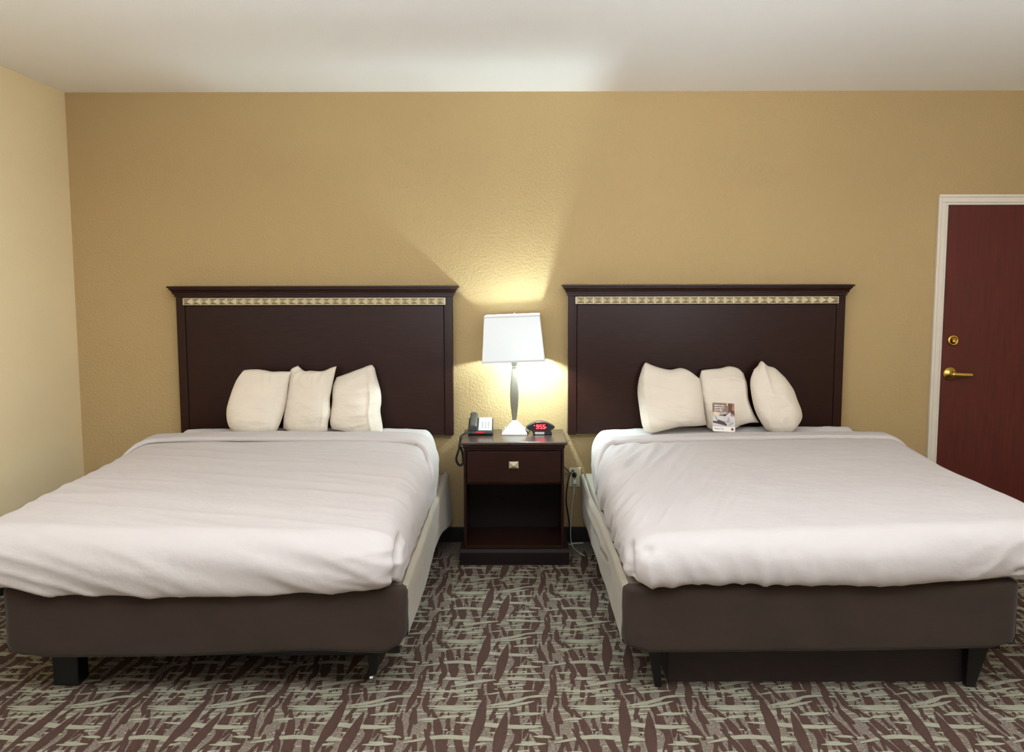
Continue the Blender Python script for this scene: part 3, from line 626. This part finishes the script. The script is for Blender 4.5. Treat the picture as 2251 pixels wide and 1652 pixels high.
poly(pm, [(.22, .46), (.50, .49), (.68, .60), (.78, .68), (.97, .56), (.97, .40), (.80, .28), (.55, .30), (.42, .42)], 6, 2)
poly(pm, [(.45, .40), (.62, .30), (.80, .30), (.72, .46), (.60, .36)], 7, 3); poly(pm, [(.70, .52), (.80, .40), (.76, .34), (.66, .46)], 7, 3)
poly(pm, [(.66, .21), (.80, .21), (.95, .30), (.88, .36)], 7, 3)
poly(pm, [(.02, .36), (.02, .30), (.62, .20), (.64, .24), (.52, .34), (.25, .41), (.20, .35)], 8, 4)
poly(pm, [(.10, .53), (.12, .53), (.22, .40), (.20, .38)], 8, 4)
poly(pm, [(.80, .54), (.92, .53), (.95, .66), (.90, .72), (.82, .70)], 8, 5); poly(pm, [(.79, .68), (.84, .61), (.90, .63), (.95, .56), (.97, .70), (.90, .745), (.82, .74)], 9, 6)
obj('printed_picture', pm, mats_p, cd, label='brown picture of a person in a white robe resting with a laptop')
tx = MB()
def write(m, txt, size, x, z, k, bold=0, sx=1):
    v, f = text_mesh(txt, size, lambda a, b: cp(-CW+x*2*CW+a*sx, z*CH+b, k), bold); m.add(v, f)
for i, s_ in enumerate(('Behind every', 'great day is a', 'great night.')):
    write(tx, s_, .0118, .10, .872-.076*i, 11, .0003, .86)
for i in range(4):
    x1 = (.62, .66, .60, .5)[i]; z = .665-.032*i
    poly(tx, [(.12, z), (x1, z), (x1, z+.010), (.12, z+.010)], 11, 0)
obj('white_lettering', tx, 'print_white', cd)
tk = MB(); write(tk, 'Medium Talk', .0112, .07, .072, 3, 0, .9); poly(tk, [(.0, .1795), (1, .1795), (1, .1845), (0, .1845)], 3, 0)
obj('black_lettering', tk, 'ink', cd)
lg = MB(); poly(lg, [(.83, .055), (.915, .055), (.925, .068), (.925, .118), (.915, .128), (.83, .128), (.82, .118), (.82, .068)], 3, 0)
poly(lg, [(.845, .085), (.86, .085), (.86, .115), (.845, .115)], 4, 1); poly(lg, [(.885, .07), (.90, .07), (.90, .10), (.885, .10)], 4, 1)
obj('logo_mark', lg, ['logo', 'print_skin'], cd)

# ------------------------------------------------------------------ nightstand
ns = thing('nightstand', 'dark espresso nightstand with one drawer above an open shelf, between the beds', 'nightstand', (0, -.24, 0))
obj('table_top', MB().box(-.296, .290, -.462, -.022, .673, .691), 'espresso_top', ns, bevel=.005, seg=3)
obj('top_moulding', MB().box(-.284, .277, -.449, -.03, .655, .673), 'espresso_h', ns, bevel=.003)
for a, b in ((-.280, -.266), (.259, .273)):
    obj('side_panel', MB().box(a, b, -.444, -.03, .085, .657), 'espresso', ns, bevel=.002)
obj('back_panel', MB().box(-.266, .259, -.045, -.033, .085, .655), 'espresso_shaded', ns)
obj('face_rail', MB().box(-.266, .259, -.438, -.42, .640, .656), 'espresso_h', ns, bevel=.0015)
obj('divider_shelf', MB().box(-.266, .259, -.432, -.045, .450, .464), 'espresso_h', ns, bevel=.0015)
dr = obj('drawer', MB().box(-.262, .255, -.446, -.426, .462, .637), 'espresso_h', ns, bevel=.003)
obj('drawer_box', MB().box(-.24, .235, -.428, -.06, .47, .62), 'espresso_shaded', ns)
kb = MB(); kx, kz, a = -.004, .562, .026
kb.add([(kx-a, -.446, kz-.019), (kx+a, -.446, kz-.019), (kx+a, -.446, kz+.019), (kx-a, -.446, kz+.019), (kx-a, -.452, kz-.019), (kx+a, -.452, kz-.019), (kx+a, -.452, kz+.019), (kx-a, -.452, kz+.019), (kx, -.470, kz-.002)],
       [(0, 1, 5, 4), (1, 2, 6, 5), (2, 3, 7, 6), (3, 0, 4, 7), (4, 5, 8), (5, 6, 8), (6, 7, 8), (7, 4, 8), (0, 3, 2, 1)])
obj('knob', kb, 'stud', dr)
obj('lower_shelf', MB().box(-.266, .259, -.438, -.045, .088, .104), 'espresso_h', ns, bevel=.0015)
pl = MB(); pl.box(-.304, .302, -.462, -.02, 0, .072); pl.prism_x([(-.462, .072), (-.446, .088), (-.022, .088), (-.022, .072)], -.304, .302)
obj('plinth', pl, 'espresso_shaded', ns, bevel=.002)

# ------------------------------------------------------------------ table lamp
LY = -.165
lp = thing('table_lamp', 'lit table lamp with white rectangular shade and slim nickel stem', 'lamp', (0, LY, .691))
b_ = MB(); b_.frustum((0, LY), .0735, .0735, .691, .072, .072, .702); b_.frustum((0, LY), .070, .070, .702, .054, .054, .722)
obj('base', b_, 'lampwhite', lp, bevel=.002)
b_ = MB(); b_.frustum((0, LY), .048, .048, .722, .046, .046, .729); b_.frustum((0, LY), .046, .046, .729, .0125, .0125, .768)
obj('base_pyramid', b_, 'lampwhite', lp, bevel=.0015)
st = MB(); rows = []
for i in range(41):
    t = i/40; z = .768+t*(1.076-.768); w = .0105+.0135*math.sin(PI*min(1, t*.97+.02))**1.1+.001*t; c = w*.30; ring = []
    for sx, sy in ((1, 1), (-1, 1), (-1, -1), (1, -1)):
        for k in range(5):
            a0 = {(1, 1): 0, (-1, 1): PI/2, (-1, -1): PI, (1, -1): 1.5*PI}[(sx, sy)]; a = a0+PI/2*k/4
            ring.append((sx*(w-c)+c*math.cos(a), LY+sy*(w-c)+c*math.sin(a), z))
    ring.append(ring[0]); rows.append(ring)
st.grid(rows); st.add(rows[-1][:-1], [tuple(range(len(rows[-1])-1))])
obj('stem', st, 'brushed', lp, weld=True)
nk = MB(); nk.frustum((0, LY), .0155, .0155, 1.074, .0155, .0155, 1.080); nk.frustum((0, LY), .0125, .0125, 1.080, .0245, .0245, 1.118)
obj('neck', nk, 'brushed', lp, bevel=.001)
sr = -.03                                    # shade turned a little on its post
def shade_ring(w, d, z, n=14):
    P = []; cs, sn = math.cos(sr), math.sin(sr); r = .006
    for cx, cy, a0 in ((w-r, -d+r, -PI/2), (w-r, d-r, 0), (-w+r, d-r, PI/2), (-w+r, -d+r, PI)):
        for k in range(4):
            a = a0+PI/2*k/3; x, y = cx+r*math.cos(a), cy+r*math.sin(a)
            tx_, ty_ = x*cs-y*sn, x*sn+y*cs; P.append((-.006+tx_-(z-1.245)*.035, LY+ty_, z+tx_*.035))
    P.append(P[0]); return P
Z0, Z1 = 1.117, 1.372
W0, W1, D0, D1 = .176, .156, .132, .118
sh = obj('shade', MB().grid([shade_ring(W0+(W1-W0)*k/12, D0+(D1-D0)*k/12, Z0+(Z1-Z0)*k/12) for k in range(13)], smooth=False), 'shade', lp)
for (w, d, za, zb_) in ((W0, D0, Z0-.004, Z0+.007), (W1, D1, Z1-.007, Z1+.004)):
    tm = MB(); tm.grid([shade_ring(w+.0012, d+.0012, za), shade_ring(w+.0018, d+.0018, (za+zb_)/2), shade_ring(w+.0012, d+.0012, zb_), shade_ring(w-.0016, d-.0016, zb_), shade_ring(w-.0016, d-.0016, za), shade_ring(w+.0012, d+.0012, za)], smooth=False)
    obj('shade_trim', tm, 'shade_trim', sh)
hp = MB()
for s in (-1, 1): hp.tube(spline([(.012*s, LY, 1.118), (.05*s, LY, 1.18), (.055*s, LY, 1.28), (.0, LY, 1.368)], 24), .0018, 6)
hp.tube([(-.15, LY-.004, 1.366), (.14, LY+.004, 1.366)], .0018, 6)
obj('harp', hp, 'brushed', lp)
obj('finial', MB().lathe((0, LY, 1.366), [(.004, 0), (.010, .004), (.006, .009), (.009, .014), (.004, .020), (.0, .021)], 'z', 16), 'lampwhite', lp)
BX, BY, BZ = .088, LY, 1.168                # bulb lies on its side across the shade
obj('bulb', MB().lathe((BX, LY+.062, BZ), [(.0, 0), (.011, .003), (.018, .012), (.020, .03), (.020, .10), (.018, .118), (.011, .127), (.0, .13)], 'y', 16), 'bulb', lp)
obj('socket', MB().tube([(.0, LY, 1.10), (.03, LY, 1.13), (.058, LY, 1.152)], .008, 8), 'brushed', lp)

# ------------------------------------------------------------------ telephone
ph = thing('telephone', 'black desk telephone with white keypad face on the nightstand', 'telephone', (-.197, -.17, .691))
# body wedge: y from -.236 (front) to -.075 (back)
def pside(y): return .712+(.765-.712)*smooth(-.232, -.08, y)*1.0
bd = MB(); bd.prism_x([(-.236, .692), (-.240, .700), (-.236, .713), (-.085, .770), (-.075, .764), (-.080, .692)], -.266, -.124)
obj('phone_body', bd, 'black_pl', ph, bevel=.004)
def pf(x, t, k=0): # point on sloping face, t from front (0) to back (1)
    return (x, -.232+t*.147, .7148+t*.0555+.001+k*.0008)
fm = MB(); fm.add([pf(-.206, .03), pf(-.130, .03), pf(-.130, .97), pf(-.206, .97), pf(-.206, .03, 3), pf(-.130, .03, 3), pf(-.130, .97, 3), pf(-.206, .97, 3)], [(0, 3, 2, 1), (4, 5, 6, 7), (0, 1, 5, 4), (1, 2, 6, 5), (2, 3, 7, 6), (3, 0, 4, 7)])
fp = obj('keypad_face', fm, 'face', ph, bevel=.001)
for r in range(4):
    for c in range(3):
        x = -.185+c*.018; t = .22+r*.12
        k = MB(); a, b = .0052, .032
        k.add([pf(x-a, t-b, 3), pf(x+a, t-b, 3), pf(x+a, t+b, 3), pf(x-a, t+b, 3), pf(x-a*.9, t-b*.9, 6), pf(x+a*.9, t-b*.9, 6), pf(x+a*.9, t+b*.9, 6), pf(x-a*.9, t+b*.9, 6)], [(4, 5, 6, 7), (0, 1, 5, 4), (1, 2, 6, 5), (2, 3, 7, 6), (3, 0, 4, 7)])
        obj('key', k, 'key', fp)
for x in (-.199, -.137):
    k = MB().add([pf(x-.005, .66, 4), pf(x+.005, .66, 4), pf(x+.005, .71, 4), pf(x-.005, .71, 4)], [(0, 1, 2, 3)]); obj('key', k, 'key', fp)
obj('front_label', MB().add([(-.222, -.2395, .7035), (-.172, -.2395, .7035), (-.176, -.2375, .7125), (-.218, -.2375, .7125)], [(0, 1, 2, 3)]).box(-.222, -.172, -.2425, -.238, .7035, .7115), 'red', ph, bevel=.0008, label='red strip on the front edge')
hs = MB(); rows = []
for i in range(25):
    t = i/24; y = -.232+t*.152; zb_ = .7165+t*.055; bul = .016+.010*(abs(2*t-1)**2.5); wd = .021+.002*abs(2*t-1); row = []
    e = 1 if 0 < i < 24 else .72
    for k in range(17):
        a = 2*PI*k/16; ca, sa = math.cos(a), math.sin(a)
        x = -.236+wd*e*math.copysign(abs(ca)**.6, ca); z = zb_+.014+bul*e*math.copysign(abs(sa)**.7, sa)*.8
        row.append((x, y, z))
    rows.append(row[::-1])
hs.grid(rows); hs.add(rows[0][:-1], [tuple(range(15, -1, -1))]); hs.add(rows[-1][:-1], [tuple(range(16))])
obj('handset', hs, 'grey_pl', ph, weld=True)
# coiled cord hanging over the nightstand edge
path = spline([(-.240, -.236, .705), (-.272, -.255, .706), (-.300, -.285, .695), (-.308, -.295, .66), (-.312, -.30, .628)], 200)
co = []
for i, p in enumerate(path):
    a = i*.62; co.append((p.x+.0055*math.cos(a), p.y+.0055*math.sin(a), p.z+.003*math.sin(a)))
obj('coiled_cord', MB().tube(co, .0021, 6).tube(spline([(-.312, -.30, .628), (-.322, -.30, .60), (-.330, -.30, .565), (-.318, -.30, .536), (-.300, -.298, .532), (-.292, -.29, .55), (-.296, -.285, .60), (-.306, -.29, .635)], 90), .0068, 8), 'black_pl', ph)

# ------------------------------------------------------------------ alarm clock
ck = thing('alarm_clock', 'black oval alarm clock with glowing red digits on the nightstand', 'clock', (.145, -.19, .691))
body = []
for k in range(41):
    t = k/40; x = .066+.166*t; body.append((x, .733+.034*math.sin(PI*t)**.75))
for k in range(1, 40):
    t = k/40; x = .232-.166*t
    z = .733-.028*math.sin(PI*t)**.6; body.append((x, z))
cb = MB(); n = len(body); cx_, cz_ = .149, .735; rows = []
for sc_, y in ((.90, -.226), (.97, -.222), (1.0, -.214), (1.0, -.18), (.96, -.165), (.85, -.158)):
    r = [(cx_+(x-cx_)*sc_, y, cz_+(z-cz_)*sc_) for x, z in body]; r.append(r[0]); rows.append(r)
cb.grid(rows[::-1]); cb.add(rows[0][:-1], [tuple(range(n-1, -1, -1))]); cb.add(rows[-1][:-1], [tuple(range(n))])
obj('clock_body', cb, 'black_pl', ck, weld=True)
ft = MB(); ft.prism_y([(.112, .692), (.206, .692), (.216, .698), (.208, .712), (.11, .716), (.094, .722)], -.228, -.16)
obj('clock_foot', ft, 'black_pl', ck, bevel=.002)
obj('snooze_bar', MB().prism_y(rrect(.117, .172, .6945, .7085, .006), -.2305, -.226), 'silver', ck, bevel=.0006)
obj('display_window', MB().prism_y(rrect(.112, .186, .716, .762, .004), -.2275, -.225), 'display', ck)
dgm = MB()
SEG = {'9': 'abcdfg', '5': 'acdfg'}
def digit(ch, x, z, w=.0135, h=.024, t=.0030):
    R = {'a': (0, w, h-t, h), 'd': (0, w, 0, t), 'g': (0, w, h/2-t/2, h/2+t/2), 'f': (0, t, h/2, h), 'b': (w-t, w, h/2, h), 'e': (0, t, 0, h/2), 'c': (w-t, w, 0, h/2)}
    for s in SEG[ch]:
        a, b, c, d = R[s]; sl = .08
        dgm.add([(x+a+c*sl, -.2288, z+c), (x+b+c*sl, -.2288, z+c), (x+b+d*sl, -.2288, z+d), (x+a+d*sl, -.2288, z+d)], [(0, 1, 2, 3)])
digit('9', .1235, .7265); digit('5', .1435, .7265); digit('5', .1610, .7265)
for z in (.734, .744): dgm.box(.1395, .1417, -.2288, -.2286, z, z+.0022)
obj('digits', dgm, 'led', ck)
for x, z in ((.1125, .744), (.1785, .7325)): obj('indicator_light', MB().box(x, x+.003, -.2288, -.2284, z, z+.003), 'leddot', ck)
obj('power_cord', MB().tube(spline([(.070, -.19, .725), (.066, -.20, .715), (.076, -.20, .70), (.078, -.19, .694), (.085, -.12, .694), (.095, -.05, .694), (.10, -.024, .694)], 40), .0025, 6), 'black_pl', ck)

# ------------------------------------------------------------------ outlet, plugs and cables
ot = thing('wall_outlet', 'ivory wall outlet plate beside the nightstand', 'outlet', (.363, 0, .397))
obj('plate', MB().box(.327, .399, -.007, 0, .338, .455), 'ivory', ot, bevel=.003)
for z in (.372, .421):
    sk = obj('socket', MB().prism_y(rrect(.349, .377, z-.017, z+.017, .009), -.009, -.005), 'ivory', ot)
    obj('slots', MB().box(.356, .358, -.0095, -.0085, z-.004, z+.006).box(.368, .370, -.0095, -.0085, z-.004, z+.006).box(.3615, .3645, -.0095, -.0085, z-.012, z-.008), 'slot', sk)
bc = thing('black_power_cable', 'black power cable plugged into the wall outlet beside the nightstand', 'cable', (.355, -.03, .41))
obj('plug', MB().lathe((.358, -.009, .414), [(.0, .0), (.013, .001), (.015, .008), (.013, .026), (.007, .034), (.0, .035)], 'y', 16), 'black_pl', bc)
pth = spline([(.358, -.042, .414), (.356, -.05, .425), (.350, -.045, .447), (.342, -.038, .440), (.336, -.034, .425), (.320, -.03, .44), (.306, -.026, .455), (.287, -.018, .468)], 50)
obj('cord', MB().tube(pth, .0033, 8).tube(spline([(.334, -.032, .428), (.325, -.04, .40), (.314, -.05, .35), (.309, -.055, .30), (.309, -.055, .25), (.318, -.05, .19), (.327, -.045, .13), (.330, -.045, .08), (.325, -.05, .01)], 60), .0040, 8)
    .tube(spline([(.30, -.02, .43), (.308, -.03, .42), (.320, -.03, .405), (.327, -.03, .408), (.324, -.028, .42), (.31, -.024, .425), (.298, -.02, .41)], 40), .0013, 6), 'black_pl', bc)
wc = thing('white_charger_cable', 'thin white charging cable hanging from the outlet down to the carpet', 'cable', (.35, -.05, .30))
obj('cord', MB().tube(spline([(.360, -.03, .377), (.356, -.04, .35), (.352, -.045, .30), (.346, -.05, .25), (.342, -.055, .20), (.337, -.06, .14), (.334, -.075, .07), (.337, -.11, .022), (.349, -.165, .006), (.372, -.24, .005), (.400, -.305, .005)], 90), .0024, 8), 'cable_w', wc)
obj('connector', MB().tube([(.3585, -.038, .345), (.354, -.042, .30)], .0042, 10), 'cable_w', wc)
obj('plug', MB().box(.349, .372, -.036, -.009, .360, .387), 'face', wc, bevel=.004)
tag(obj('white_strip', MB().tube(spline([(.325, -.085, .006), (.35, -.07, .006), (.38, -.06, .006), (.412, -.055, .006)], 20), .0045, 8), 'cable_w', loc=(.37, -.06, 0)), 'short pale strip lying on the carpet behind the nightstand', 'strip')

# ------------------------------------------------------------------ lights
def area(name, loc, rot, sx, sy, power, col):
    l = bpy.data.lights.new(name, 'AREA'); l.shape = 'RECTANGLE'; l.size = sx; l.size_y = sy; l.energy = power; l.color = col
    o = bpy.data.objects.new(name, l); C.objects.link(o); o.location = loc; o.rotation_euler = rot; return o
area('ceiling_bounce_fill', (.4, -3.75, 2.2), (math.radians(180), 0, 0), 5.0, .7, 190, (.78, .88, 1))  # added fill facing up, bounces off the ceiling; not a real fitting
area('overhead_fill', (.2, -2.0, 2.62), (math.radians(8), 0, 0), 4.6, .35, 16, (.95, .95, 1))  # added fill strip above the beds, out of view, no real fixture there
area('frontal_fill', (.3, -6.9, 1.5), (math.radians(90), 0, 0), 4.2, 1.2, 11, (1, .94, .90))  # added soft fill behind the camera for the foot faces
area('window_daylight', (-2.5, -4.9, 1.5), (math.radians(80), 0, math.radians(-62)), 1.2, 1.3, 14, (.60, .74, 1))
area('desk_lamp_light', (-2.0, -7.0, 1.25), (math.radians(90), 0, math.radians(-8)),   .5, .6, 11, (1, .95, .90))
area('floor_lamp_light', (1.75, -7.0, 1.30), (math.radians(90), 0, math.radians(8)),   .5, .6, 11, (1, .95, .90))
def spot(name, loc, aim, power, ang, col, rad=.25):
    l = bpy.data.lights.new(name, 'SPOT'); l.energy = power; l.spot_size = math.radians(ang); l.spot_blend = 1; l.shadow_soft_size = rad; l.color = col
    o = bpy.data.objects.new(name, l); C.objects.link(o); o.location = loc
    o.rotation_euler = (Vector(aim)-Vector(loc)).to_track_quat('-Z', 'Y').to_euler()
spot('ceiling_fill_spot', (-.2, -5.9, 1.2), (-.2, -1.3, 2.65), 380, 46, (.84, .91, 1))  # both spots are unseen added fill for the ceiling and upper wall
spot('ceiling_fill_spot', (1.6, -5.9, 1.2), (1.8, -1.3, 2.65), 380, 46, (.84, .91, 1))
spot('left_wall_fill_spot', (-.2, -4.0, 2.3), (-2.6, -1.2, 1.75), 110, 56, (.95, .96, 1))  # unseen spot added to brighten the left wall
w = bpy.data.worlds.new('World'); bpy.context.scene.world = w; w.use_nodes = True
w.node_tree.nodes['Background'].inputs['Color'].default_value = (1, .93, .84, 1); w.node_tree.nodes['Background'].inputs['Strength'].default_value = .05

# ------------------------------------------------------------------ camera
f, p, r, y, D, h = 1994.4154, 0.104292321, -0.00175553245, -0.00258720916, 5.35810577, 1.56736541
fw = Vector((math.sin(y)*math.cos(p), math.cos(y)*math.cos(p), -math.sin(p)))
rt = fw.cross(Vector((0, 0, 1))).normalized(); up = rt.cross(fw)
rt2 = rt*math.cos(r)+up*math.sin(r); up2 = up*math.cos(r)-rt*math.sin(r)
cam = bpy.data.cameras.new('camera'); co_ = bpy.data.objects.new('camera', cam); C.objects.link(co_)
cam.sensor_width = 36; cam.lens = f/2251*36; cam.clip_start = .05
co_.matrix_world = Matrix(((rt2.x, up2.x, -fw.x, 0), (rt2.y, up2.y, -fw.y, -D), (rt2.z, up2.z, -fw.z, h), (0, 0, 0, 1)))
sc = bpy.context.scene; sc.camera = co_
sc.view_settings.view_transform = 'Standard'; sc.view_settings.look = 'None'; sc.view_settings.exposure = 0
sc.cycles.max_bounces = 8; sc.cycles.diffuse_bounces = 5; sc.cycles.sample_clamp_indirect = 6
